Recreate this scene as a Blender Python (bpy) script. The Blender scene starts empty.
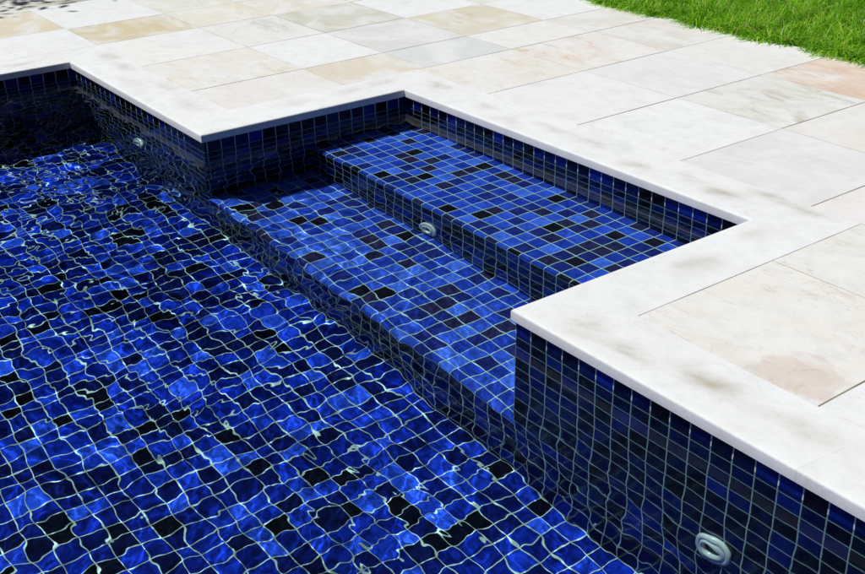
import bpy, bmesh, math, random
import numpy as np
from mathutils import Matrix, Vector

S = 0.07                     # one mosaic tile pitch in metres
T = 0.51                     # coping thickness in tiles
def Zt(z): return (z - T) * S        # tile height -> metres, paving top at 0
random.seed(7)
rng = np.random.default_rng(11)
sc = bpy.context.scene
col = sc.collection
PAR = dict(x=0.0)

# ------------------------------------------------------------------ layout (tile units)
X1, XA, XE = -31.0, -54.8, 33.0      # nook far end, pool west wall, pool east wall
Y1, YS = 15.83, -58.0                # nook back wall, pool south wall
OV = 0.16                            # coping overhang
CW = 3.83                            # coping width
WZ = -0.65                           # water level
ZF = -14.0                           # pool floor
Z1, Z2 = -4.7, -9.3                  # step tops
YR1 = 7.85                           # riser of the upper step

# ------------------------------------------------------------------ helpers
def link(name, me, parent=None):
    o = bpy.data.objects.new(name, me)
    col.objects.link(o)
    if parent is not None: o.parent = parent
    return o
def tag(o, label=None, cat=None, group=None, kind=None):
    if label: o['label'] = label
    if cat: o['category'] = cat
    if group: o['group'] = group
    if kind: o['kind'] = kind
    return o
def empty(name, loc):
    o = bpy.data.objects.new(name, None)
    o.empty_display_size = 0.1
    o.location = loc
    col.objects.link(o)
    return o
def bm_obj(name, bm, mat, parent=None, smooth=False, origin=None):
    if origin is not None:
        bmesh.ops.translate(bm, verts=bm.verts, vec=(-origin[0], -origin[1], -origin[2]))
    me = bpy.data.meshes.new(name)
    bm.to_mesh(me); bm.free()
    if mat: me.materials.append(mat)
    if smooth: me.polygons.foreach_set('use_smooth', [True] * len(me.polygons))
    o = link(name, me, parent)
    if origin is not None and parent is None: o.location = origin
    return o

# ------------------------------------------------------------------ node helpers
class NT:
    def __init__(self, name):
        self.m = bpy.data.materials.new(name); self.m.use_nodes = True
        self.t = self.m.node_tree; self.t.nodes.clear()
        self.out = self.t.nodes.new('ShaderNodeOutputMaterial')
    def n(self, typ, **kw):
        nd = self.t.nodes.new(typ)
        for k, v in kw.items(): setattr(nd, k, v)
        return nd
    def l(self, a, b): self.t.links.new(a, b)
    def _in(self, sock, v):
        if v is None: return
        if hasattr(v, 'is_linked') or isinstance(v, bpy.types.NodeSocket): self.l(v, sock)
        else: sock.default_value = v
    def math(self, op, a, b=None, c=None, clamp=False):
        nd = self.n('ShaderNodeMath', operation=op); nd.use_clamp = clamp
        self._in(nd.inputs[0], a); self._in(nd.inputs[1], b); self._in(nd.inputs[2], c)
        return nd.outputs[0]
    def vmath(self, op, a, b=None):
        nd = self.n('ShaderNodeVectorMath', operation=op)
        self._in(nd.inputs[0], a); self._in(nd.inputs[1], b)
        return nd.outputs[0]
    def mix(self, f, a, b, mode='MIX'):
        nd = self.n('ShaderNodeMix', data_type='RGBA', blend_type=mode)
        self._in(nd.inputs[0], f); self._in(nd.inputs[6], a); self._in(nd.inputs[7], b)
        return nd.outputs[2]
    def noise(self, vec, scale, detail=3, rough=0.5, dist=0.0, dim='3D', w=None):
        nd = self.n('ShaderNodeTexNoise', noise_dimensions=dim)
        if vec is not None: self.l(vec, nd.inputs['Vector'])
        if w is not None: self._in(nd.inputs['W'], w)
        nd.inputs['Scale'].default_value = scale
        nd.inputs['Detail'].default_value = detail
        nd.inputs['Roughness'].default_value = rough
        nd.inputs['Distortion'].default_value = dist
        return nd
    def ramp(self, f, stops, interp='LINEAR'):
        nd = self.n('ShaderNodeValToRGB'); cr = nd.color_ramp; cr.interpolation = interp
        while len(cr.elements) < len(stops): cr.elements.new(0.5)
        for e, (p, c) in zip(cr.elements, stops):
            e.position = p; e.color = (c[0], c[1], c[2], 1) if hasattr(c, '__len__') else (c, c, c, 1)
        self._in(nd.inputs[0], f)
        return nd.outputs[0]
    def smooth(self, v, a, b):
        nd = self.n('ShaderNodeMapRange', interpolation_type='SMOOTHSTEP')
        self._in(nd.inputs[0], v); nd.inputs[1].default_value = a; nd.inputs[2].default_value = b
        return nd.outputs[0]
    def attr(self, name, typ='GEOMETRY'):
        return self.n('ShaderNodeAttribute', attribute_name=name, attribute_type=typ)

def rgb(r, g, b): return (r, g, b, 1.0)

# ------------------------------------------------------------------ materials
def mosaic(name, seed, pal, vary=0.45, g0=(0.48, 0.60, 0.53), g1=(0.72, 0.84, 0.74)):
    """glazed glass mosaic: cells come from a UV map measured in tiles"""
    k = NT(name)
    uv = k.n('ShaderNodeUVMap', uv_map='tiles').outputs[0]
    # hand-laid wobble of the joints
    wob = k.noise(uv, 0.9, 2).outputs['Color']
    wv = k.vmath('SCALE', k.vmath('SUBTRACT', wob, (0.5, 0.5, 0.5)))
    k.t.nodes[-1].inputs['Scale'].default_value = 0.07
    uvw = k.vmath('MULTIPLY', k.vmath('ADD', uv, wv), (1.0, 1.0, 0.0))
    cell = k.vmath('FLOOR', uvw)
    frac = k.vmath('FRACTION', uvw)
    sep = k.n('ShaderNodeSeparateXYZ'); k.l(frac, sep.inputs[0])
    def edge(x): return k.math('MINIMUM', x, k.math('SUBTRACT', 1.0, x))
    d = k.math('MINIMUM', edge(sep.outputs[0]), edge(sep.outputs[1]))
    # rounded tile corners are hinted by a noisy joint width
    jn = k.noise(uv, 5.0, 2).outputs[0]
    d2 = k.math('ADD', d, k.math('MULTIPLY', k.math('SUBTRACT', jn, 0.5), 0.022))
    grout = k.math('SUBTRACT', 1.0, k.smooth(d2, 0.018, 0.035))
    cs = k.vmath('ADD', cell, (seed * 13.7, seed * 7.1, seed * 3.3))
    wn = k.n('ShaderNodeTexWhiteNoise', noise_dimensions='3D'); k.l(cs, wn.inputs['Vector'])
    wn2 = k.n('ShaderNodeTexWhiteNoise', noise_dimensions='3D')
    k.l(k.vmath('ADD', cs, (91.3, 17.9, 4.0)), wn2.inputs['Vector'])
    # streaks inside each tile: glass grain plus caustic light put into the colour
    sv = k.vmath('ADD', uv, k.vmath('MULTIPLY', wn2.outputs['Color'], (37.0, 53.0, 19.0)))
    st = k.noise(sv, 1.5, 4, 0.62, 1.1).outputs[0]
    cls = k.ramp(wn.outputs[0], pal, 'CONSTANT')
    cls = k.mix(0.22, cls, k.ramp(wn.outputs[0], pal))
    fine = k.noise(sv, 6.0, 4, 0.65, 0.8).outputs[0]
    fac = k.math('ADD', 1.0, k.math('ADD', k.math('MULTIPLY', k.math('SUBTRACT', st, 0.5), 2.6 * vary),
                                   k.math('MULTIPLY', k.math('SUBTRACT', fine, 0.5), 1.7 * vary)))
    # lighter swirls: glass pattern plus ripple reflections painted into the colour
    sw = k.noise(sv, 3.2, 5, 0.7, 2.6).outputs[0]
    fac = k.math('ADD', fac, k.math('MULTIPLY', k.smooth(sw, 0.55, 0.70), 1.1 * vary))
    fac = k.math('MAXIMUM', fac, 0.12)
    sc_ = k.n('ShaderNodeVectorMath', operation='SCALE'); k.l(cls, sc_.inputs[0]); k.l(fac, sc_.inputs['Scale'])
    base = sc_.outputs[0]
    gn = k.noise(uv, 2.3, 3).outputs[0]
    gcol = k.ramp(gn, [(0.3, g0), (0.7, g1)])
    colr = k.mix(grout, base, gcol)
    b = k.n('ShaderNodeBsdfPrincipled')
    k.l(colr, b.inputs['Base Color'])
    k.l(k.math('ADD', 0.12, k.math('MULTIPLY', grout, 0.6)), b.inputs['Roughness'])
    b.inputs['IOR'].default_value = 1.5
    b.inputs['Specular IOR Level'].default_value = 0.22
    hgt = k.math('ADD', k.smooth(d2, 0.03, 0.12), k.math('MULTIPLY', st, 0.35))
    bp = k.n('ShaderNodeBump'); bp.inputs['Strength'].default_value = 0.35; bp.inputs['Distance'].default_value = 0.0015
    k.l(hgt, bp.inputs['Height']); k.l(bp.outputs[0], b.inputs['Normal'])
    k.l(b.outputs[0], k.out.inputs[0])
    return k.m

def water_mat():
    k = NT('water_surface')
    g = k.n('ShaderNodeBsdfRefraction'); g.inputs['IOR'].default_value = 1.333
    g.inputs['Roughness'].default_value = 0.0
    g.inputs['Color'].default_value = rgb(0.82, 0.99, 1.0)
    gl = k.n('ShaderNodeBsdfGlossy'); gl.inputs['Roughness'].default_value = 0.0
    fr = k.n('ShaderNodeFresnel'); fr.inputs['IOR'].default_value = 1.333
    mx = k.n('ShaderNodeMixShader'); k.l(k.math('MULTIPLY', fr.outputs[0], 0.42), mx.inputs[0])
    k.l(g.outputs[0], mx.inputs[1]); k.l(gl.outputs[0], mx.inputs[2]); k.l(mx.outputs[0], k.out.inputs[0])
    return k.m

def stone_mat(name):
    """white sandstone; tint / stain / seed come from the slab's own attributes"""
    k = NT(name)
    tc = k.n('ShaderNodeTexCoord').outputs['Object']
    geo = k.n('ShaderNodeNewGeometry').outputs['Position']
    tint = k.attr('tint'); stain = k.attr('stain'); blot = k.attr('blot')
    seed = k.attr('seed').outputs['Fac']
    off = k.n('ShaderNodeCombineXYZ'); k.l(seed, off.inputs[0]); k.l(seed, off.inputs[1]); k.l(seed, off.inputs[2])
    v = k.vmath('ADD', geo, off.outputs[0])
    vs = k.vmath('MULTIPLY', v, (1.0, 1.7, 1.0))
    cloud = k.noise(vs, 2.6, 6, 0.62, 1.3).outputs[0]
    band = k.noise(k.vmath('MULTIPLY', v, (1.6, 5.5, 1.0)), 1.7, 5, 0.6, 2.2).outputs[0]
    grain = k.noise(geo, 210.0, 3, 0.7).outputs[0]
    mott = k.noise(v, 14.0, 5, 0.65).outputs[0]
    sm = k.math('ADD', k.math('MULTIPLY', cloud, 0.62), k.math('MULTIPLY', band, 0.38))
    # stain attribute alpha is how much of the slab it covers
    th = k.math('SUBTRACT', 0.74, k.math('MULTIPLY', stain.outputs['Alpha'], 0.42))
    mask = k.n('ShaderNodeMapRange', interpolation_type='SMOOTHSTEP')
    k.l(sm, mask.inputs[0]); k.l(th, mask.inputs[1]); k.l(k.math('ADD', th, 0.19), mask.inputs[2])
    big = k.noise(k.vmath('MULTIPLY', v, (1.0, 1.3, 1.0)), 2.0, 5, 0.58, 1.2).outputs[0]
    tcol = k.mix(k.math('MULTIPLY', k.smooth(big, 0.42, 0.62), 0.70), tint.outputs['Color'], rgb(0.80, 0.81, 0.81))
    c = k.mix(mask.outputs[0], tcol, stain.outputs['Color'])
    pc = k.attr('patch'); pcol = k.attr('patch_colour')
    pd = k.vmath('MULTIPLY', k.vmath('SUBTRACT', geo, pc.outputs['Vector']), (1.0, 1.0, 0.0))
    pn = k.noise(geo, 9.0, 5, 0.6).outputs['Color']
    pj = k.vmath('SCALE', k.vmath('SUBTRACT', pn, (0.5, 0.5, 0.5))); k.t.nodes[-1].inputs['Scale'].default_value = 0.22
    ln = k.n('ShaderNodeVectorMath', operation='LENGTH'); k.l(k.vmath('ADD', pd, k.vmath('MULTIPLY', pj, (1.0, 1.0, 0.0))), ln.inputs[0])
    rel = k.math('SUBTRACT', ln.outputs['Value'], pc.outputs['Alpha'])
    pin = k.math('SUBTRACT', 1.0, k.smooth(rel, -0.03, 0.006))
    prim = k.math('MULTIPLY', pin, k.smooth(rel, -0.03, -0.002))
    c = k.mix(k.math('MULTIPLY', pin, k.math('MULTIPLY', pcol.outputs['Alpha'], k.math('ADD', 0.45, k.smooth(cloud, 0.35, 0.6)))), c, pcol.outputs['Color'])
    c = k.mix(k.math('MULTIPLY', prim, k.math('MULTIPLY', pcol.outputs['Alpha'], 0.42)), c, rgb(0.50, 0.38, 0.32))
    vein = k.noise(k.vmath('MULTIPLY', v, (1.2, 2.6, 1.0)), 3.2, 6, 0.6, 1.8).outputs[0]
    vd = k.math('ABSOLUTE', k.math('SUBTRACT', vein, 0.5))
    vm = k.math('MULTIPLY', k.math('SUBTRACT', 1.0, k.smooth(vd, 0.0, 0.018)), k.smooth(cloud, 0.46, 0.62))
    c = k.mix(k.math('MULTIPLY', vm, k.math('MULTIPLY', stain.outputs['Alpha'], 0.95)), c, rgb(0.47, 0.40, 0.30))
    dirt = k.noise(k.vmath('ADD', v, (5.0, 9.0, 2.0)), 5.5, 6, 0.7, 0.6).outputs[0]
    c = k.mix(k.math('MULTIPLY', k.smooth(dirt, 0.50, 0.78), 0.30), c, rgb(0.52, 0.53, 0.51))
    c = k.mix(k.math('MULTIPLY', k.smooth(mott, 0.42, 0.72), 0.22), c, rgb(0.54, 0.53, 0.49))
    c = k.mix(0.10, c, k.ramp(grain, [(0.3, 0.25), (0.7, 0.95)]))
    bl = k.math('MULTIPLY', blot.outputs['Fac'], k.math('ADD', 0.62, k.math('MULTIPLY', k.smooth(k.noise(geo, 22.0, 5, 0.7).outputs[0], 0.3, 0.7), 0.4)), clamp=True)
    c = k.mix(bl, c, rgb(0.42, 0.375, 0.29))
    b = k.n('ShaderNodeBsdfPrincipled'); k.l(c, b.inputs['Base Color'])
    b.inputs['Roughness'].default_value = 0.75; b.inputs['Specular IOR Level'].default_value = 0.25
    h = k.math('ADD', k.math('MULTIPLY', cloud, 0.9), k.math('ADD', k.math('MULTIPLY', mott, 0.35), k.math('MULTIPLY', grain, 0.08)))
    bp = k.n('ShaderNodeBump'); bp.inputs['Strength'].default_value = 0.45; bp.inputs['Distance'].default_value = 0.006
    k.l(h, bp.inputs['Height']); k.l(bp.outputs[0], b.inputs['Normal'])
    k.l(b.outputs[0], k.out.inputs[0])
    return k.m

def plain_mat(name, c1, c2, scale, rough=0.85):
    k = NT(name)
    geo = k.n('ShaderNodeNewGeometry').outputs['Position']
    c = k.ramp(k.noise(geo, scale, 6, 0.65).outputs[0], [(0.3, c1), (0.7, c2)])
    b = k.n('ShaderNodeBsdfPrincipled'); k.l(c, b.inputs['Base Color'])
    b.inputs['Roughness'].default_value = rough
    bp = k.n('ShaderNodeBump'); bp.inputs['Strength'].default_value = 0.4; bp.inputs['Distance'].default_value = 0.003
    k.l(k.noise(geo, scale * 5, 4).outputs[0], bp.inputs['Height']); k.l(bp.outputs[0], b.inputs['Normal'])
    k.l(b.outputs[0], k.out.inputs[0])
    return k.m

def leaf_mat(name, c0, c1, c2, c3=None):
    k = NT(name)
    a = k.attr('tone').outputs['Fac']
    c = k.ramp(a, [(0.0, c0), (0.5, c1), (0.92, c2), (1.0, c3 or c2)])
    d = k.n('ShaderNodeBsdfPrincipled'); k.l(c, d.inputs['Base Color']); d.inputs['Roughness'].default_value = 0.45
    d.inputs['Specular IOR Level'].default_value = 0.25
    t = k.n('ShaderNodeBsdfTranslucent'); k.l(c, t.inputs['Color'])
    m = k.n('ShaderNodeMixShader'); m.inputs[0].default_value = 0.46
    k.l(d.outputs[0], m.inputs[1]); k.l(t.outputs[0], m.inputs[2]); k.l(m.outputs[0], k.out.inputs[0])
    return k.m

PAL_WALL_SHADED = [(0.0, (0.003, 0.002, 0.004)), (0.34, (0.002, 0.003, 0.020)), (0.54, (0.002, 0.005, 0.060)), (0.76, (0.003, 0.010, 0.14)),  # wall and riser tiles: same mosaic darkened, shade put into the colour
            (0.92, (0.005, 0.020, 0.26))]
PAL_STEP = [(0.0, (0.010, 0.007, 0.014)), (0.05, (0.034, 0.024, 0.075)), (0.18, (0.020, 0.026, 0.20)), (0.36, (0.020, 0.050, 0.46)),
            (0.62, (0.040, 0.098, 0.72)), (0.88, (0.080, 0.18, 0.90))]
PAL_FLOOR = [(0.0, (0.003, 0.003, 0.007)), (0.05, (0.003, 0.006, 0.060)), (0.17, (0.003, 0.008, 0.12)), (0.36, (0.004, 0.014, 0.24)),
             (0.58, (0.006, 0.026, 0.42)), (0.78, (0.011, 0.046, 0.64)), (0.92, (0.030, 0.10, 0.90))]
M_wall = mosaic('mosaic_wall', 1, PAL_WALL_SHADED, 0.5)
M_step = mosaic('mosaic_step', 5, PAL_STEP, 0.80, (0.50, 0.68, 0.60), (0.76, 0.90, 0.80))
M_riser = mosaic('mosaic_riser', 6, PAL_WALL_SHADED, 0.40)
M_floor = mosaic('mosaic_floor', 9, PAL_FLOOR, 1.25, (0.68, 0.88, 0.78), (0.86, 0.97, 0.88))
M_water = water_mat()
M_stone = stone_mat('white_sandstone')
M_mortar = plain_mat('mortar', (0.14, 0.12, 0.08), (0.50, 0.46, 0.38), 5)
M_soil = plain_mat('lawn_soil', (0.018, 0.035, 0.008), (0.04, 0.07, 0.015), 8)
M_earth = plain_mat('concrete', (0.2, 0.2, 0.2), (0.3, 0.3, 0.3), 5)
M_grass = leaf_mat('grass_blades', (0.04, 0.15, 0.005), (0.24, 0.60, 0.014), (0.74, 0.88, 0.13), (0.74, 0.68, 0.30))
M_leaf = leaf_mat('tree_leaves', (0.010, 0.026, 0.006), (0.02, 0.05, 0.009), (0.04, 0.08, 0.016))
M_bark = plain_mat('bark', (0.06, 0.045, 0.03), (0.14, 0.11, 0.08), 25)

def plastic(name, c, rough):
    k = NT(name)
    geo = k.n('ShaderNodeNewGeometry').outputs['Position']
    cc = k.ramp(k.noise(geo, 60, 4).outputs[0], [(0.3, tuple(0.85 * x for x in c)), (0.7, c)])
    b = k.n('ShaderNodeBsdfPrincipled'); k.l(cc, b.inputs['Base Color']); b.inputs['Roughness'].default_value = rough
    k.l(b.outputs[0], k.out.inputs[0])
    return k.m
M_white = plastic('white_plastic', (0.93, 0.95, 0.93), 0.30)
M_dark = plastic('dark_hole_shade', (0.02, 0.02, 0.025), 0.5)

# ------------------------------------------------------------------ tiled surfaces
def quad_strip(bm, uvl, pts, uvs):
    vs = [bm.verts.new((p[0] * S, p[1] * S, Zt(p[2]))) for p in pts]
    f = bm.faces.new(vs)
    for lp, u in zip(f.loops, uvs): lp[uvl].uv = u
    return f
def tiled_slab(name, corners, axis, thick, mat, u_of, v_of, parent=None, origin=None):
    """a tiled slab: front polygon 'corners' (tile units), extruded backwards along axis by thick"""
    bm = bmesh.new(); uvl = bm.loops.layers.uv.new('tiles')
    back = [tuple(c[i] + axis[i] * thick for i in range(3)) for c in corners]
    n = len(corners)
    def uv(p): return (u_of(p), v_of(p))
    quad_strip(bm, uvl, corners, [uv(p) for p in corners])
    quad_strip(bm, uvl, back[::-1], [uv(p) for p in back[::-1]])
    for i in range(n):
        j = (i + 1) % n
        q = [corners[j], corners[i], back[i], back[j]]
        quad_strip(bm, uvl, q, [uv(p) for p in q])
    bmesh.ops.remove_doubles(bm, verts=bm.verts, dist=1e-6)
    bmesh.ops.recalc_face_normals(bm, faces=bm.faces)
    return bm_obj(name, bm, mat, parent, origin=origin)

ZB = -16.0          # underside of the shell
ZW = -0.04          # wall head just under the coping
def wall_x(x0, x1, y, label, side=1, thick=2.0, rnd=0):
    """wall running along x, visible face at y, solid on the +y (side=1) or -y side"""
    c = [(x0, y, ZB), (x1, y, ZB), (x1, y, ZW), (x0, y, ZW)]
    o = tiled_slab('pool_wall', c, (0, side, 0), thick, M_wall, lambda p: p[0] + rnd, lambda p: p[2] + 40 + rnd,
                   origin=((x0 + x1) / 2 * S, y * S, Zt(ZB)))
    return tag(o, label, 'pool wall') if label else tag(o, kind='structure')
def wall_y(y0, y1, x, label, side=1, thick=2.0, ph=0.0, rnd=0):
    c = [(x, y0, ZB), (x, y1, ZB), (x, y1, ZW), (x, y0, ZW)]
    o = tiled_slab('pool_wall', c, (side, 0, 0), thick, M_wall, lambda p: p[1] + ph + rnd, lambda p: p[2] + 40 + rnd,
                   origin=(x * S, (y0 + y1) / 2 * S, Zt(ZB)))
    return tag(o, label, 'pool wall') if label else tag(o, kind='structure')
e = 0.02
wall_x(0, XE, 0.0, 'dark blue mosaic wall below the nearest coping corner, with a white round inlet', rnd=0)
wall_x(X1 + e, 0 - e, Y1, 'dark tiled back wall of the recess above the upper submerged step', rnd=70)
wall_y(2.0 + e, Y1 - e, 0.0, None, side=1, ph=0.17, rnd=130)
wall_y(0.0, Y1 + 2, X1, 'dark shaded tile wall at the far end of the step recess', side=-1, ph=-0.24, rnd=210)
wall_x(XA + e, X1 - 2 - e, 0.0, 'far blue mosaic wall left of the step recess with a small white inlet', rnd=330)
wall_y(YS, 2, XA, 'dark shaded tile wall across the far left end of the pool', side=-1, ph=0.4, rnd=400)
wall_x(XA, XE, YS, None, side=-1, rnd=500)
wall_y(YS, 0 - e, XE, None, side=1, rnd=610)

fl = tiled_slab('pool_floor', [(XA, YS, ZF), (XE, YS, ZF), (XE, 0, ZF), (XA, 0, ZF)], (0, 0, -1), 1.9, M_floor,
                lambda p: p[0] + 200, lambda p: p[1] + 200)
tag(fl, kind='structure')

# --- the two submerged steps: tread with a rounded nose, riser
def step(ztop, zbot, yf, yb, ynose, label, rnd):
    root = empty('pool_step', ((X1) / 2 * S, (yf + yb) / 2 * S, Zt(zbot)))
    tag(root, label, 'pool step')
    inv = Vector(root.location)
    r = 0.26
    x0, x1 = X1 + 0.01, -0.01
    # tread: flat top plus quarter round
    bm = bmesh.new(); uvl = bm.loops.layers.uv.new('tiles')
    prof = [(yb - 0.01, ztop), (yf + r, ztop)]
    for i in range(1, 7):
        a = math.pi / 2 * i / 6
        prof.append((yf + r - r * math.sin(a), ztop - r + r * math.cos(a)))
    ss = [0.0]
    for (a, b), (c, d) in zip(prof, prof[1:]): ss.append(ss[-1] + math.hypot(c - a, d - b))
    s_nose = (yb - 0.01) - ynose
    nx = 31
    for i in range(len(prof) - 1):
        (ya, za), (yc, zc) = prof[i], prof[i + 1]
        va, vb = s_nose - ss[i], s_nose - ss[i + 1]
        # nose strip: squeeze so that its lower joint lies at the foot of the curve
        def vv(v): return v if v >= 0 else v / (ss[-1] - s_nose) * 1.0
        quad_strip(bm, uvl, [(x0, ya, za), (x0, yc, zc), (x1, yc, zc), (x1, ya, za)],
                   [(x0 + rnd, vv(va) + rnd), (x0 + rnd, vv(vb) + rnd), (x1 + rnd, vv(vb) + rnd), (x1 + rnd, vv(va) + rnd)])
    bmesh.ops.remove_doubles(bm, verts=bm.verts, dist=1e-6)
    bmesh.ops.recalc_face_normals(bm, faces=bm.faces)
    bmesh.ops.translate(bm, verts=bm.verts, vec=-inv)
    tr = bm_obj('tread', bm, M_step, root)
    me = tr.data
    me.polygons.foreach_set('use_smooth', [True] * len(me.polygons))
    # riser
    zt = ztop - r
    c = [(x0, yf, zbot - 0.3), (x1, yf, zbot - 0.3), (x1, yf, zt), (x0, yf, zt)]
    bm = bmesh.new(); uvl = bm.loops.layers.uv.new('tiles')
    quad_strip(bm, uvl, c, [(p[0] + rnd + 50, p[2] - zt + 60 + rnd) for p in c])
    bmesh.ops.translate(bm, verts=bm.verts, vec=-inv)
    bm_obj('riser', bm, M_riser, root)
    return root
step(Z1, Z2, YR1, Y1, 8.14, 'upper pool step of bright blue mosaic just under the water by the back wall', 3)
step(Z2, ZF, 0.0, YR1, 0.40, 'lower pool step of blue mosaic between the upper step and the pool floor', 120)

# ------------------------------------------------------------------ water
def water():
    def axis(lo, hi, f0, f1, fine, coarse):
        a = list(np.arange(f0, f1 + 1e-6, fine))
        x = f0
        left = []
        while x > lo: x -= coarse; left.append(max(x, lo))
        x = a[-1]; right = []
        while x < hi: x += coarse; right.append(min(x, hi))
        return np.array(left[::-1] + a + right)
    xs = axis(XA - 0.3, XE + 0.3, XA - 0.3, 20.2, 0.062, 0.8)
    ys = axis(YS - 0.3, Y1 + 0.3, -27.0, Y1 + 0.3, 0.062, 0.8)
    nx, ny = len(xs), len(ys)
    GX, GY = np.meshgrid(xs, ys)
    # sum of small wind ripples; calmer in the recess
    h = np.zeros_like(GX)
    r = np.random.default_rng(5)
    wx = GX + 0.9 * np.sin(GY * 0.21 + 1.0) + 0.7 * np.sin(GY * 0.37 + GX * 0.11)
    wy = GY + 0.9 * np.sin(GX * 0.19 + 2.0) + 0.7 * np.sin(GX * 0.33 - GY * 0.13)
    comps = []
    for i in range(34):
        comps.append((0, math.exp(r.uniform(math.log(1.5), math.log(6.5))), 0.0042 * r.uniform(0.5, 1.5)))
    for i in range(60):
        comps.append((1, math.exp(r.uniform(math.log(0.60), math.log(1.7))), 0.0031 * r.uniform(0.5, 1.5)))
    for i in range(16):
        comps.append((2, math.exp(r.uniform(math.log(0.34), math.log(0.62))), 0.0065 * r.uniform(0.6, 1.4)))
    sg = lambda t: 1.0 / (1.0 + np.exp(-t))
    pool = sg((3.0 - GY) / 2.2)                               # 1 in the pool, 0 on the upper step
    near_wall = np.exp(-((GX - 8) / 12) ** 2 - (GY / 4.5) ** 2)
    far = sg((-24 - GX) / 6.0)
    left = sg((-6 - GX + 0.3 * GY) / 6.0)
    a0 = 0.42 + 0.58 * pool - 0.42 * near_wall + 0.30 * far
    gust = 0.85 + 0.45 * np.sin(GX * 0.23 + GY * 0.11 + 0.6) * np.sin(GY * 0.31 - GX * 0.07)
    a1 = (0.05 + 0.55 * pool - 0.42 * near_wall + 0.20 * left * pool + 0.34 * far * pool) * gust
    a2 = (0.9 * np.exp(-((GX - 7.5 + 0.3 * (GY + 11)) / 4.5) ** 2 - ((GY + 11.5) / 2.6) ** 2) + 0.5 * np.exp(-((GX + 3) / 3.0) ** 2 - ((GY + 14) / 2.4) ** 2)
          + 0.12 * far * pool * np.clip(np.sin(GX * 0.5 + GY * 0.9), 0, 1))
    a2 = a2 + 0.30 * pool * (1 - near_wall)
    amps = (a0, a1, a2)
    for kind, lam, slope in comps:
        th = r.normal(0.9, 0.8 if kind < 2 else 0.5) + (math.pi if r.random() < 0.35 else 0)
        kk = 2 * math.pi / lam
        h += slope / kk * amps[kind] * np.sin(kk * math.cos(th) * wx + kk * math.sin(th) * wy + r.uniform(0, 6.28))
    P = np.stack([GX * S, GY * S, (WZ - T + h) * S], -1).reshape(-1, 3)
    # faces kept: the main pool and the recess
    cx = (GX[:-1, :-1] + GX[1:, 1:]) / 2; cy = (GY[:-1, :-1] + GY[1:, 1:]) / 2
    keep = (cy < 0.2) | ((cx > X1 - 0.3) & (cx < 0.3))
    idx = np.arange(nx * ny).reshape(ny, nx)
    q = np.stack([idx[:-1, :-1], idx[:-1, 1:], idx[1:, 1:], idx[1:, :-1]], -1)[keep]
    used = np.unique(q); remap = -np.ones(nx * ny, int); remap[used] = np.arange(len(used))
    P = P[used]; q = remap[q]
    me = bpy.data.meshes.new('water')
    me.vertices.add(len(P)); me.vertices.foreach_set('co', P.ravel())
    me.loops.add(q.size); me.loops.foreach_set('vertex_index', q.ravel().astype(np.int32))
    me.polygons.add(len(q)); me.polygons.foreach_set('loop_start', (np.arange(len(q)) * 4).astype(np.int32))
    me.polygons.foreach_set('use_smooth', np.ones(len(q), bool))
    me.update(calc_edges=True); me.validate()
    me.materials.append(M_water)
    o = link('water', me)
    tag(o, kind='structure')
    return o
water_o = water()

# ------------------------------------------------------------------ coping
BLOTS = [(9.23, 1.85, 1.5, .55, .8), (5.43, 1.15, 1.0, .45, .55), (-1.38, 19.0, 1.3, .5, .6), (-3.54, 17.5, 1.2, .5, .7),
         (0.82, 18.8, 1.2, .5, .5), (-9.49, 17.0, 1.0, .4, .45), (-13.8, 17.8, 1.0, .4, .45), (-17.1, 17.8, 1.4, .4, .35),
         (-30.1, 18.2, 1.3, .5, .5), (-20.8, 16.7, 1.0, .4, .25), (1.63, 9.2, .7, 1.0, .35), (1.85, 10.3, .5, 1.0, .35),
         (3.26, 0.7, .9, .5, .25), (-25.1, 3.2, 1.2, .4, .3), (-6.06, 17.8, 1.1, .4, .4), (13.4, 2.0, 1.4, .5, .35),
         (2.88, 1.36, .8, .5, .35), (-0.6, 3.0, .5, .9, .25), (-54.2, 3.0, 1.4, .6, .4), (-50.5, 2.6, 1.6, .5, .35),
         (-33.4, 15.2, .5, 1.2, .35), (-33.2, 12.6, .45, 1.1, .35), (-56.5, -3.4, .5, 1.2, .4), (-57, -8, .5, 1.2, .4),
         (-43, 2.8, 1.5, .5, .3), (-37.5, 2.2, 1.3, .5, .3), (-24, 17.6, 1.2, .4, .35), (18, 2.2, 1.4, .5, .4), (1.2, 14.5, .5, 1.0, .3),
         (-33.1, 8.0, .5, 1.1, .3), (-46.5, 1.2, 1.2, .4, .2)]
def set_attr(me, name, typ, arr):
    a = me.attributes.new(name, typ, 'POINT')
    a.data.foreach_set('color' if typ == 'FLOAT_COLOR' else 'value', np.asarray(arr, np.float32).ravel())
def no_patch(me):
    n = len(me.vertices)
    set_attr(me, 'patch', 'FLOAT_COLOR', np.tile([1e4, 1e4, 0, 0.0], (n, 1)))
    set_attr(me, 'patch_colour', 'FLOAT_COLOR', np.zeros((n, 4)))
def blot_field(P):
    b = np.zeros(len(P))
    for x, y, sx, sy, a in BLOTS:
        dx = P[:, 0] / S - x; dy = P[:, 1] / S - y
        wob = 0.25 * np.sin(dx * 3.1 + x) + 0.2 * np.sin(dy * 4.3 + y)
        b = np.maximum(b, min(0.9, 1.35 * a) * np.exp(-((dx + wob * .5) / sx) ** 2 - ((dy + wob * .5) / sy) ** 2))
    return b
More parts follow.
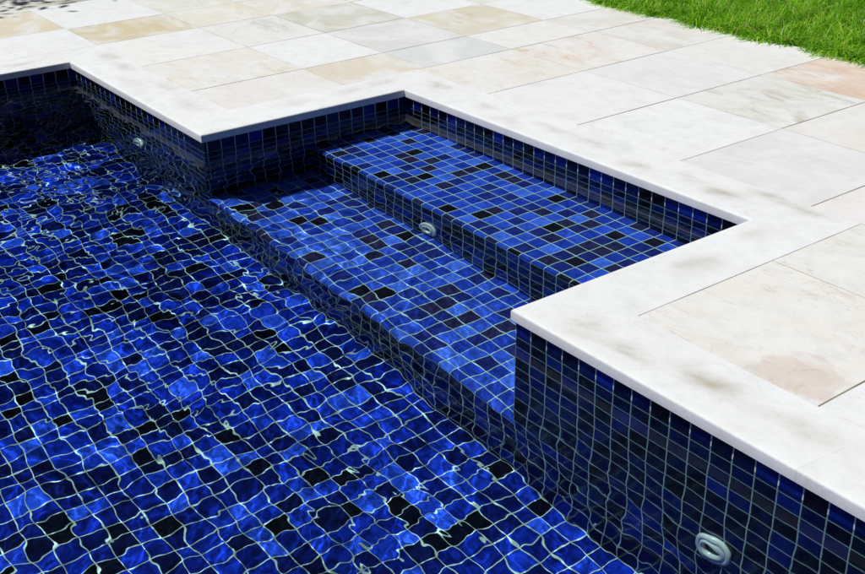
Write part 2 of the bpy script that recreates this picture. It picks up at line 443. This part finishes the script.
def coping_run(name, quad, water_sides, cuts, label, tintv):
    """quad: 4 corners (tile units) CCW from above; water_sides: edge indices that overhang the pool;
    cuts: inner joints as fractions along edge 0->1"""
    A, B, C, D = [Vector((p[0] * S, p[1] * S, 0)) for p in quad]
    root = empty('coping', (A + B + C + D) / 4 + Vector((0, 0, -T * S)))
    tag(root, label, 'coping')
    fr = [0.0] + list(cuts) + [1.0]
    L = (B - A).length
    for i in range(len(fr) - 1):
        g = 0.00012 / L
        f0 = fr[i] + (g if i else 0.0); f1 = fr[i + 1] - (g if i < len(fr) - 2 else 0.0)
        q = [A.lerp(B, f0), A.lerp(B, f1), D.lerp(C, f1), D.lerp(C, f0)]
        nu = max(2, int((q[1] - q[0]).length / (0.4 * S))); nv = 10
        bm = bmesh.new()
        grid = []
        for j in range(nv + 1):
            row = []
            for ii in range(nu + 1):
                p = q[0].lerp(q[1], ii / nu).lerp(q[3].lerp(q[2], ii / nu), j / nv)
                row.append(bm.verts.new(p))
            grid.append(row)
        for j in range(nv):
            for ii in range(nu):
                bm.faces.new((grid[j][ii], grid[j][ii + 1], grid[j + 1][ii + 1], grid[j + 1][ii]))
        r = bmesh.ops.extrude_face_region(bm, geom=list(bm.faces))
        down = [v for v in r['geom'] if isinstance(v, bmesh.types.BMVert)]
        bmesh.ops.translate(bm, verts=down, vec=(0, 0, -T * S))
        bmesh.ops.recalc_face_normals(bm, faces=bm.faces)
        # bullnose on the pool side, a fine arris elsewhere
        def on_edge(v, k):
            a, b = q[k], q[(k + 1) % 4]
            d = (b - a).normalized(); w = v.co - a; w = Vector((w.x, w.y, 0))
            return (w - d * w.dot(d)).length < 1e-5
        top = [ed for ed in bm.edges if all(abs(v.co.z) < 1e-6 for v in ed.verts)]
        soft = [ed for ed in top if any(all(on_edge(v, k) for v in ed.verts) for k in water_sides)]
        bmesh.ops.bevel(bm, geom=soft, offset=0.0075, segments=3, profile=0.5, affect='EDGES')
        bmesh.ops.translate(bm, verts=bm.verts, vec=-Vector(root.location))
        o = bm_obj('coping_stone', bm, M_stone, root)
        me = o.data
        P = np.array([v.co[:] for v in me.vertices]) + np.array(root.location)
        n = len(P)
        t = np.array(tintv) * (1 + random.uniform(-0.02, 0.02))
        set_attr(me, 'tint', 'FLOAT_COLOR', np.tile(np.append(t, 1.0), (n, 1)))
        set_attr(me, 'stain', 'FLOAT_COLOR', np.tile([0.52, 0.50, 0.45, 0.18], (n, 1)))
        set_attr(me, 'seed', 'FLOAT', np.full(n, random.uniform(0, 40)))
        set_attr(me, 'blot', 'FLOAT', blot_field(P) * (P[:, 2] > -0.02))
        no_patch(me)
        me.polygons.foreach_set('use_smooth', [True] * len(me.polygons))
        me.set_sharp_from_angle(angle=math.radians(40))
    return root
xa, xb = XA + OV, X1 + OV          # coping noses
yn, yb = -OV, Y1 - OV
xe = -OV
XEAST = XE + 6
CT = (0.815, 0.83, 0.84)
g = 0.003
# west end (runs in y): edge order along y
coping_run('coping', [(xa, YS), (xa, yn - g), (xa - CW, yn + CW - g), (xa - CW, YS)], [0], [.16, .31, .46, .6, .73, .86, .945],
           'white stone coping across the far left end of the pool', CT)
coping_run('coping', [(xb - CW, yn + CW), (xa - CW, yn + CW), (xa, yn), (xb, yn)], [2], [.36, .7],
           'white stone coping between the far left end and the step recess', CT)
coping_run('coping', [(xb, yn + g), (xb, yb), (xb - CW, yb + CW), (xb - CW, yn + CW + g)], [0], [.55],
           'short white coping with a shaded grey edge at the far end of the step recess', CT)
coping_run('coping', [(xe + CW, yb + CW), (xb - CW + g, yb + CW), (xb + g, yb), (xe, yb)], [2], [.26, .5, .75],
           'long white coping with grey spots behind the upper pool step', CT)
coping_run('coping', [(xe + CW, yn + CW + g), (xe + CW, yb + CW - g), (xe, yb - g), (xe, yn + g)], [2], [.5],
           'white coping run on the near side of the step recess, beside the cream slab', CT)
coping_run('coping', [(XE - OV - CW, yn + CW), (xe + CW, yn + CW), (xe, yn), (XE - OV, yn)], [2], [.28, .55, .8],
           'white coping with brown spots over the nearest blue tiled wall', CT)

# ------------------------------------------------------------------ paving
W_ = (0.815, 0.83, 0.84)
GREY = (0.56, 0.565, 0.55); BLUEG = (0.50, 0.53, 0.52); CREAM = (0.62, 0.585, 0.49)
STW = (0.58, 0.575, 0.54, .25)
spec = {}
slabs = []     # x0,x1,y0,y1,tint,stain(rgb,amount),label
def slab(x0, x1, y0, y1, tint=W_, stain=STW, label=None): slabs.append((x0, x1, y0, y1, tint, stain, label))
gx0 = xb - CW                       # -34.67
yc = yb + CW                        # 19.5
xc = xe + CW                        # 3.67
yA = yn + CW                        # 3.67
rows_n = [yc, 28.8, 37.8, 46.3]
cols_n = [gx0, -26.2, -17.05, -8.35, 0.7, 9.7, 18.8, 27.9, 37]
N = {}
N[0, 0] = (CREAM_T := (0.63, 0.60, 0.545), (0.60, 0.56, 0.46, .55), 'pale cream slab with faint swirls')
N[0, 1] = ((0.645, 0.65, 0.645), STW, None); N[0, 2] = (W_, STW, None)
N[0, 3] = ((0.575, 0.58, 0.57), STW, None)
N[1, 0] = ((0.63, 0.60, 0.56), (0.62, 0.46, 0.34, .62), 'cream slab with a salmon pink edge')
N[1, 1] = ((0.60, 0.61, 0.605), STW, None)
N[1, 2] = ((0.58, 0.575, 0.535), (0.46, 0.45, 0.37, .62), 'grey green slab with tan edges')
N[2, 0] = ((0.56, 0.54, 0.50), (0.50, 0.48, 0.43, .5), 'grey beige slab against the grass')
N[2, 1] = ((0.62, 0.615, 0.59), (0.60, 0.47, 0.32, .22), None)
N[2, 2] = ((0.60, 0.50, 0.41), (0.60, 0.44, 0.34, .75), 'salmon pink slab against the grass')
for j in range(3):
    for i in range(8):
        t, s_, lb = N.get((j, i), ((0.63 + random.uniform(-.05, .03), 0.62 + random.uniform(-.04, .03), 0.59 + random.uniform(-.04, .03)), STW, None))
        slab(cols_n[i], cols_n[i + 1], rows_n[j], rows_n[j + 1], t, s_, lb)
cols_w = [-104, -95, -86, -77, -66.0, -58.7, -49.5, -40.55, gx0]
rows_w = [yA, 12.95, 20.4, 28.85, 37.6, 46.3]
Wd = {
 (0, 6): ((0.62, 0.60, 0.54), (0.58, 0.51, 0.38, .55), 'pale slab with a faint tan corner'),
 (0, 5): ((0.66, 0.655, 0.64), STW, None),
 (0, 4): ((0.50, 0.42, 0.24), (0.60, 0.55, 0.42, .55), 'mustard yellow slab with a pale end'),
 (0, 3): (W_, STW, None),
 (0, 7): ((0.62, 0.60, 0.57), STW, None),
 (1, 7): ((0.56, 0.50, 0.40), (0.60, 0.56, 0.48, .5), 'beige slab with a tan edge beside the short coping'),
 (1, 6): (W_, STW, None),
 (1, 5): ((0.62, 0.615, 0.60), (0.45, 0.47, 0.45, .48), 'white slab with a grey streak along one edge'),
 (1, 4): ((0.60, 0.57, 0.47), (0.48, 0.40, 0.22, .5), 'white slab with mustard blotches'),
 (2, 7): ((0.52, 0.545, 0.535), (0.58, 0.59, 0.57, .3), 'bluish grey slab with a white streak'),
 (2, 6): ((0.53, 0.545, 0.53), (0.60, 0.60, 0.57, .4), 'pale bluish grey slab'),
 (2, 5): ((0.46, 0.46, 0.38), (0.42, 0.36, 0.20, .5), 'green grey slab with ochre stains'),
 (2, 4): ((0.60, 0.56, 0.48), (0.50, 0.44, 0.28, .45), None),
 (3, 7): ((0.64, 0.63, 0.60), STW, None),
 (3, 6): ((0.53, 0.49, 0.37), (0.47, 0.43, 0.32, .5), 'sandy beige slab with darker veins'),
 (3, 5): (W_, STW, None),
 (4, 7): ((0.57, 0.555, 0.51), STW, None),
 (4, 6): (W_, STW, None),
 (0, 2): ((0.30, 0.31, 0.22), (0.42, 0.36, 0.18, .5), 'slab at the far left, leaf shade tinted into it as dark green grey'),  # leaf shade put into the tint of this slab
 (1, 2): ((0.34, 0.34, 0.24), (0.42, 0.36, 0.18, .5), None),  # dark tint carries the leaf shade here too
}
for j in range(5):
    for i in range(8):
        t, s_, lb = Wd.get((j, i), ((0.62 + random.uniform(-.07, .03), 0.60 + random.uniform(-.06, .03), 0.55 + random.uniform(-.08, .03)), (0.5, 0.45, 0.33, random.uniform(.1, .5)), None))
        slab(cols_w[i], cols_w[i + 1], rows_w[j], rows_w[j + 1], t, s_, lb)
rows_s = [-42.5, -33.2, -24.0, -14.8, -5.4, yA]
xw = xa - CW
cols_s = [-104, -95, -86, -76, -66.5, xw]
for j in range(5):
    for i in range(5):
        t, s_, lb = ((0.62 + random.uniform(-.06, .03), 0.60 + random.uniform(-.06, .03), 0.55 + random.uniform(-.06, .03)), (0.5, 0.45, 0.33, random.uniform(.1, .5)), None)
        if (j, i) == (4, 3): t, s_, lb = (0.54, 0.48, 0.33), (0.60, 0.56, 0.45, .45), 'sandy yellow slab near the far left edge'
        if (j, i) == (4, 4): t, s_ = W_, STW
        slab(cols_s[i], cols_s[i + 1], rows_s[j], rows_s[j + 1], t, s_, lb)
cols_e = [xc, 12.75, 21.8, 30.9, 39.0]
rows_e = [yA, 12.6, yc]
E_ = {(0, 0): ((0.63, 0.61, 0.55), (0.60, 0.53, 0.46, .50), 'cream slab with a pinkish stain beside the near coping'),
      (1, 0): ((0.62, 0.605, 0.54), (0.60, 0.56, 0.42, .45), None)}
for j in range(2):
    for i in range(4):
        t, s_, lb = E_.get((j, i), (W_, (0.58, 0.52, 0.42, .4), None))
        slab(cols_e[i], cols_e[i + 1], rows_e[j], rows_e[j + 1], t, s_, lb)

PATCH = [(10.9, 5.0, 1.75, (0.67, 0.57, 0.515, .62))]
pav = empty('paving', (-20 * S, 30 * S, -T * S)); tag(pav, kind='structure')
def slab_mesh(bm, x0, x1, y0, y1, gap):
    a = gap / 2
    j = lambda: random.uniform(-0.0008, 0.0008)
    zt = random.uniform(-0.0008, 0.0)
    pts = []
    nseg = 5
    cs = [(x0 * S + a, y0 * S + a), (x1 * S - a, y0 * S + a), (x1 * S - a, y1 * S - a), (x0 * S + a, y1 * S - a)]
    cs = [(c[0] + j(), c[1] + j()) for c in cs]
    ring = []
    for k in range(4):
        p, q = Vector(cs[k]), Vector(cs[(k + 1) % 4])
        nrm = Vector(((q - p).y, -(q - p).x)).normalized()
        for s_ in range(nseg):
            c = p.lerp(q, s_ / nseg)
            if s_: c = c + nrm * random.uniform(-0.0014, 0.0004)
            ring.append(bm.verts.new((c.x, c.y, zt)))
    f = bm.faces.new(ring)
    r = bmesh.ops.extrude_face_region(bm, geom=[f])
    vs = [v for v in r['geom'] if isinstance(v, bmesh.types.BMVert)]
    bmesh.ops.translate(bm, verts=vs, vec=(0, 0, -0.028))
    bmesh.ops.recalc_face_normals(bm, faces=bm.faces)
    top = [ed for ed in bm.edges if all(abs(v.co.z - zt) < 1e-6 for v in ed.verts)]
    bmesh.ops.bevel(bm, geom=top, offset=0.0011, segments=2, profile=0.5, affect='EDGES')
for (x0, x1, y0, y1, t, s_, lb) in slabs:
    if t is not W_: t = tuple(min(0.84, 1.16 * c + 0.055) for c in t)
    s_ = tuple(min(0.80, 1.16 * c) for c in s_[:3]) + (s_[3],)
    bm = bmesh.new()
    slab_mesh(bm, x0, x1, y0, y1, random.uniform(0.0022, 0.0044))
    ctr = Vector(((x0 + x1) / 2 * S, (y0 + y1) / 2 * S, -0.028))
    bmesh.ops.translate(bm, verts=bm.verts, vec=-ctr)
    o = bm_obj('paving_slab', bm, M_stone, pav)
    o.location = ctr - Vector(pav.location)
    if lb: o['label'] = lb
    n = len(o.data.vertices)
    set_attr(o.data, 'tint', 'FLOAT_COLOR', np.tile([*t, 1.0], (n, 1)))
    set_attr(o.data, 'stain', 'FLOAT_COLOR', np.tile(list(s_), (n, 1)))
    set_attr(o.data, 'seed', 'FLOAT', np.full(n, random.uniform(0, 60)))
    set_attr(o.data, 'blot', 'FLOAT', np.zeros(n))
    hit = [q for q in PATCH if x0 < q[0] < x1 and y0 < q[1] < y1]
    if hit:
        px_, py_, pr_, pc_ = hit[0]
        set_attr(o.data, 'patch', 'FLOAT_COLOR', np.tile([px_ * S, py_ * S, 0, pr_ * S], (n, 1)))
        set_attr(o.data, 'patch_colour', 'FLOAT_COLOR', np.tile(list(pc_), (n, 1)))
    else: no_patch(o.data)
# mortar bed under the slabs and plain paving beyond them
def bed(name, rects, z0, z1, mat):
    bm = bmesh.new()
    for (x0, x1, y0, y1) in rects:
        r = bmesh.ops.create_cube(bm, size=1)
        for v in r['verts']:
            v.co = Vector(((x0 if v.co.x < 0 else x1) * S, (y0 if v.co.y < 0 else y1) * S, z0 if v.co.z < 0 else z1))
    o = bm_obj(name, bm, mat)
    tag(o, kind='structure'); return o
bed('mortar_bed', [(-104, xw + 0.3, -42.5, yA), (-104, gx0 + .2, yA, 46.3), (gx0 + .2, 37, yc - .2, 46.3), (xc - .2, 39, yA - .2, yc - .2),
                   (xw + .3, gx0 + .2, yA - .2, yA)], -0.09, -0.0024, M_mortar)
bm = bmesh.new()
for (x0, x1, y0, y1) in [(-104, 45, YS - 40, YS), (XE, 60, YS, yA), (-104, XA + OV - CW, YS, -42.5), (XE - OV - CW + 3.8, 60, yA, 46.3 ), (-150, -104, YS - 40, 46.3)]:
    nxs = max(1, round((x1 - x0) / 9.1)); nys = max(1, round((y1 - y0) / 9.1))
    for i in range(nxs):
        for j in range(nys):
            b2 = bmesh.new()
            slab_mesh(b2, x0 + (x1 - x0) * i / nxs, x0 + (x1 - x0) * (i + 1) / nxs, y0 + (y1 - y0) * j / nys, y0 + (y1 - y0) * (j + 1) / nys, 0.003)
            tmp = bpy.data.meshes.new('tmp'); b2.to_mesh(tmp); b2.free(); bm.from_mesh(tmp); bpy.data.meshes.remove(tmp)
o = bm_obj('paving', bm, M_stone); tag(o, kind='structure')
n = len(o.data.vertices)
set_attr(o.data, 'tint', 'FLOAT_COLOR', np.tile([*W_, 1.0], (n, 1))); set_attr(o.data, 'stain', 'FLOAT_COLOR', np.tile(list(STW), (n, 1)))
set_attr(o.data, 'seed', 'FLOAT', np.zeros(n)); set_attr(o.data, 'blot', 'FLOAT', np.zeros(n)); no_patch(o.data)

# ------------------------------------------------------------------ ground (lawn) to the horizon, open where the pool is
bm = bmesh.new()
R = 400.0
hx0, hx1, hy0, hy1 = -151 * S, 61 * S, (YS - 41) * S, 46.4 * S
zg = -0.030
for (x0, x1, y0, y1) in [(-R, R, hy1, R), (-R, R, -R, hy0), (-R, hx0, hy0, hy1), (hx1, R, hy0, hy1)]:
    bm.faces.new([bm.verts.new((x0, y0, zg)), bm.verts.new((x1, y0, zg)), bm.verts.new((x1, y1, zg)), bm.verts.new((x0, y1, zg))])
o = bm_obj('ground', bm, M_soil); tag(o, kind='structure')

# ------------------------------------------------------------------ grass
def grass():
    n = 90000
    r = np.random.default_rng(3)
    x = r.uniform(-52, 22, n); y = 46.1 + 40 * r.random(n) ** 1.5 + 0.7 * np.sin(x * 1.1) * (r.random(n) < .3)
    # clumps
    cl = 0.5 + 0.5 * np.sin(x * 0.9 + np.sin(y * 0.7)) * np.sin(y * 0.8 + 1.3 * np.sin(x * 0.4))
    Ls = (0.055 + 0.085 * r.random(n)) * (0.55 + 0.9 * cl)
    gi = (np.floor(x * 1.3).astype(int) * 977 + np.floor(y * 1.3).astype(int) * 331) % 4096
    a = r.uniform(0, 2 * np.pi, 4096)[gi] + r.normal(0, 0.9, n)
    edge = np.clip(1 - (y - 46.3) / 2.0, 0, 1)
    a = np.where((r.random(n) < edge * 0.6), -np.pi / 2 + r.normal(0, .7, n), a)
    lean = np.abs(r.normal(0.75, 0.45, n)) + r.uniform(0, .6, 4096)[gi] + 0.2 * edge
    w = 0.0022 + 0.0030 * r.random(n)
    tone = np.clip(0.12 + 0.38 * r.random(n) + 0.25 * cl + 0.25 * (r.random(4096)[gi] - .5) + np.where(r.random(n) < .10, .5, 0), 0, 1)
    dx, dy = np.cos(a), np.sin(a); sx, sy = -dy, dx
    ts = [0.0, 0.4, 0.75, 1.0]
    rows = []
    for t in ts:
        bend = lean * t
        hx = Ls * t * np.sin(np.clip(bend * 1.1, 0, 1.9)); hz = Ls * t * np.cos(np.clip(bend, 0, 1.6))
        px = x * S + dx * hx; py = y * S + dy * hx; pz = zg + 0.001 + hz
        ww = w * (1 - 0.75 * t) if t < 1 else w * 0.05
        rows.append(np.stack([px - sx * ww, py - sy * ww, pz], -1)); rows.append(np.stack([px + sx * ww, py + sy * ww, pz], -1))
    P = np.stack(rows, 1).reshape(-1, 3)
    base = (np.arange(n) * 8)[:, None]
    q = np.concatenate([base + np.array([[0, 1, 3, 2]]), base + np.array([[2, 3, 5, 4]]), base + np.array([[4, 5, 7, 6]])], 0)
    me = bpy.data.meshes.new('grass')
    me.vertices.add(len(P)); me.vertices.foreach_set('co', P.ravel())
    me.loops.add(q.size); me.loops.foreach_set('vertex_index', q.ravel().astype(np.int32))
    me.polygons.add(len(q)); me.polygons.foreach_set('loop_start', (np.arange(len(q)) * 4).astype(np.int32))
    me.polygons.foreach_set('use_smooth', np.ones(len(q), bool))
    me.update(calc_edges=True)
    set_attr(me, 'tone', 'FLOAT', np.repeat(tone, 8))
    me.materials.append(M_grass)
    o = link('grass', me)
    tag(o, 'bright green uncut grass along the back edge of the paving', 'grass', kind='stuff')
grass()

# ------------------------------------------------------------------ trees mirrored in the pool, and unseen ones added to cut sky light
def treeline():
    r = np.random.default_rng(21)
    Ps, Qs, Ts = [], [], []
    nv = 0
    bmt = bmesh.new()
    trees = [(-110, -17, 2.6, 1.15, 4.5), (-118, 12, 2.2, 2.0, 5.6), (-112, 42, 2.3, 2.0, 5.2), (-34, 96, 2.2, 1.9, 5.0), (-6, 104, 2.3, 2.0, 5.4),
             (22, 100, 2.2, 1.8, 4.8), (-136, -4, 2.4, 1.9, 5.4), (-132, 62, 2.2, 2.2, 5.6), (-122, 28, 2.3, 2.0, 6.2), (-110, 74, 2.2, 2.0, 5.6),
             (88, 34, 2.2, 3.0, 9.0), (98, 0, 2.2, 3.2, 9.6), (92, -36, 2.2, 3.0, 9.0),  # tall unseen trees, added east and south to block sky fill
             (76, 76, 2.2, 2.8, 7.5), (80, -76, 2.2, 3.0, 9.2), (44, -122, 2.2, 3.0, 9.0), (4, -128, 2.2, 3.0, 9.4)]
    for (tx, ty, base, rad, top) in trees:
        x0, y0 = tx * S, ty * S
        n = 14000
        # clumps inside an uneven crown
        nc = 70
        d = r.normal(size=(nc, 3)); d /= np.linalg.norm(d, axis=1)[:, None]
        cr = r.random(nc) ** 0.45
        zc = (top + 0.5) / 2; hz = (top - 0.5) / 2
        nl = 1.0 if top < 6.5 else 1.7
        C = np.stack([x0 + d[:, 0] * cr * rad, y0 + d[:, 1] * cr * rad, zc + d[:, 2] * cr * hz], -1)
        k = r.integers(0, nc, n)
        p = C[k] + r.normal(size=(n, 3)) * 0.24 * nl
        L = r.uniform(0.035, 0.07, n) * nl
        a = r.normal(size=(n, 3)); a /= np.linalg.norm(a, axis=1)[:, None]
        b = np.cross(a, r.normal(size=(n, 3))); b /= np.linalg.norm(b, axis=1)[:, None]
        v = np.stack([p - a * L[:, None], p + b * L[:, None] * .45, p + a * L[:, None], p - b * L[:, None] * .45], 1).reshape(-1, 3)
        v[:, 2] = np.maximum(v[:, 2], 0.02)
        Ps.append(v); Qs.append(np.arange(n * 4).reshape(-1, 4) + nv); nv += n * 4
        Ts.append(np.repeat(np.clip(r.random(nc)[k] * .6 + r.random(n) * .4, 0, 1), 4))
        ret = bmesh.ops.create_cone(bmt, cap_ends=True, segments=10, radius1=0.13, radius2=0.05, depth=top * 0.8)
        bmesh.ops.translate(bmt, verts=ret['verts'], vec=(x0, y0, top * 0.4 - 0.05))
    P = np.concatenate(Ps); q = np.concatenate(Qs); tone = np.concatenate(Ts)
    me = bpy.data.meshes.new('treeline')
    me.vertices.add(len(P)); me.vertices.foreach_set('co', P.ravel())
    me.loops.add(q.size); me.loops.foreach_set('vertex_index', q.ravel().astype(np.int32))
    me.polygons.add(len(q)); me.polygons.foreach_set('loop_start', (np.arange(len(q)) * 4).astype(np.int32))
    me.update(calc_edges=True)
    set_attr(me, 'tone', 'FLOAT', tone)
    me.materials.append(M_leaf)
    o = link('treeline', me); tag(o, 'dark leafy trees mirrored in the pool, plus tall unseen ones added to block sky', 'trees', kind='stuff')
    t = bm_obj('trunks', bmt, M_bark, o); t['kind'] = 'stuff'
treeline()

# ------------------------------------------------------------------ wall inlets
def lathe(bm, prof, seg=40):
    """profile (r, h) revolved about local z"""
    rings = []
    for (r, h) in prof:
        rings.append([bm.verts.new((r * math.cos(2 * math.pi * i / seg), r * math.sin(2 * math.pi * i / seg), h)) for i in range(seg)])
    for a, b in zip(rings, rings[1:]):
        for i in range(seg):
            bm.faces.new((a[i], a[(i + 1) % seg], b[(i + 1) % seg], b[i]))
    bmesh.ops.recalc_face_normals(bm, faces=bm.faces)
def inlet(x, y, z, label):
    root = empty('pool_inlet', (x * S, y * S, Zt(z)))
    root.rotation_euler = (math.radians(90), 0, 0)      # local z points to -y
    tag(root, label, 'pool inlet', 'white inlets in the pool walls')
    u = S * 0.90
    bm = bmesh.new()
    lathe(bm, [(0.90 * u, 0.0), (0.90 * u, 0.10 * u), (0.85 * u, 0.15 * u), (0.74 * u, 0.18 * u), (0.66 * u, 0.18 * u), (0.64 * u, 0.13 * u), (0.60 * u, 0.13 * u),
               (0.58 * u, 0.20 * u), (0.50 * u, 0.25 * u), (0.42 * u, 0.24 * u), (0.36 * u, 0.16 * u), (0.33 * u, 0.02 * u)])
    bm_obj('flange', bm, M_white, root, smooth=True)
    bm = bmesh.new()
    lathe(bm, [(0.33 * u, 0.03 * u), (0.0001, 0.025 * u)], 24)
    bm_obj('hole_shade', bm, M_dark, root, smooth=True)  # near-black disc painted in for the shade inside the open hole
inlet(11.68, -0.003, -7.95, 'white round inlet in the nearest tiled wall under the brown spotted coping')
inlet(-17.28, YR1 - 0.003, -7.9, 'white round inlet in the riser between the two submerged steps')
inlet(-42.4, -0.003, -8.1, 'small white inlet in the far wall left of the step recess')

# ------------------------------------------------------------------ light, sky, camera
SUN = Vector((-0.37, -0.37, 1.0)).normalized()       # towards the sun
ld = bpy.data.lights.new('sun', 'SUN'); ld.energy = 5.0; ld.angle = math.radians(0.53); ld.color = (1.0, 0.992, 0.975)
lo = bpy.data.objects.new('sun', ld); col.objects.link(lo)
lo.rotation_euler = SUN.to_track_quat('Z', 'Y').to_euler(); lo.location = (0, 0, 20)
w = bpy.data.worlds.new('World'); sc.world = w; w.use_nodes = True
nt = w.node_tree; nt.nodes.clear()
sky = nt.nodes.new('ShaderNodeTexSky'); sky.sky_type = 'NISHITA'; sky.sun_disc = False
sky.air_density = 0.75; sky.dust_density = 1.6; sky.ozone_density = 0.35
sky.sun_elevation = math.asin(SUN.z); sky.sun_rotation = math.atan2(SUN.x, SUN.y)
bg = nt.nodes.new('ShaderNodeBackground'); bg.inputs['Strength'].default_value = 0.05
wo = nt.nodes.new('ShaderNodeOutputWorld'); nt.links.new(sky.outputs[0], bg.inputs[0]); nt.links.new(bg.outputs[0], wo.inputs[0])

# real caustics through the rippled water
ld.cycles.is_caustics_light = True
water_o.cycles.is_caustics_caster = True
for o in sc.objects:
    if o.type == 'MESH' and o.data.materials and o.data.materials[0] in (M_wall, M_step, M_riser, M_floor, M_white, M_dark):
        o.cycles.is_caustics_receiver = True

CP = (32.12974, -27.49372, 22.58642)
cam = bpy.data.cameras.new('camera'); co = bpy.data.objects.new('camera', cam); col.objects.link(co)
cam.sensor_width = 36.0; cam.sensor_fit = 'HORIZONTAL'; cam.lens = 36.0 * 1097.2875 / 865.0
cam.clip_start = 0.05; cam.clip_end = 2000
ROT = [[0.591834, 0.805766, -0.021775], [-0.346492, 0.278703, 0.895694], [-0.727788, 0.522557, -0.444137]]
r_, u_, f_ = ROT
co.matrix_world = Matrix(((r_[0], u_[0], -f_[0], CP[0] * S), (r_[1], u_[1], -f_[1], CP[1] * S), (r_[2], u_[2], -f_[2], Zt(CP[2])), (0, 0, 0, 1)))
sc.camera = co

sc.render.engine = 'CYCLES'
cy = sc.cycles
cy.max_bounces = 10; cy.diffuse_bounces = 4; cy.glossy_bounces = 4; cy.transmission_bounces = 8
cy.caustics_refractive = True; cy.caustics_reflective = False; cy.blur_glossy = 0.0
cy.sample_clamp_indirect = 6.0
cy.use_denoising = True
try:
    cy.denoiser = 'OPENIMAGEDENOISE'; cy.denoising_input_passes = 'RGB_ALBEDO_NORMAL'; cy.denoising_prefilter = 'ACCURATE'
except Exception: pass
vs = sc.view_settings
sc.display_settings.display_device = 'sRGB'
vs.view_transform = 'Standard'; vs.look = 'None'; vs.gamma = 1.0; vs.exposure = -0.42; vs.use_curve_mapping = False
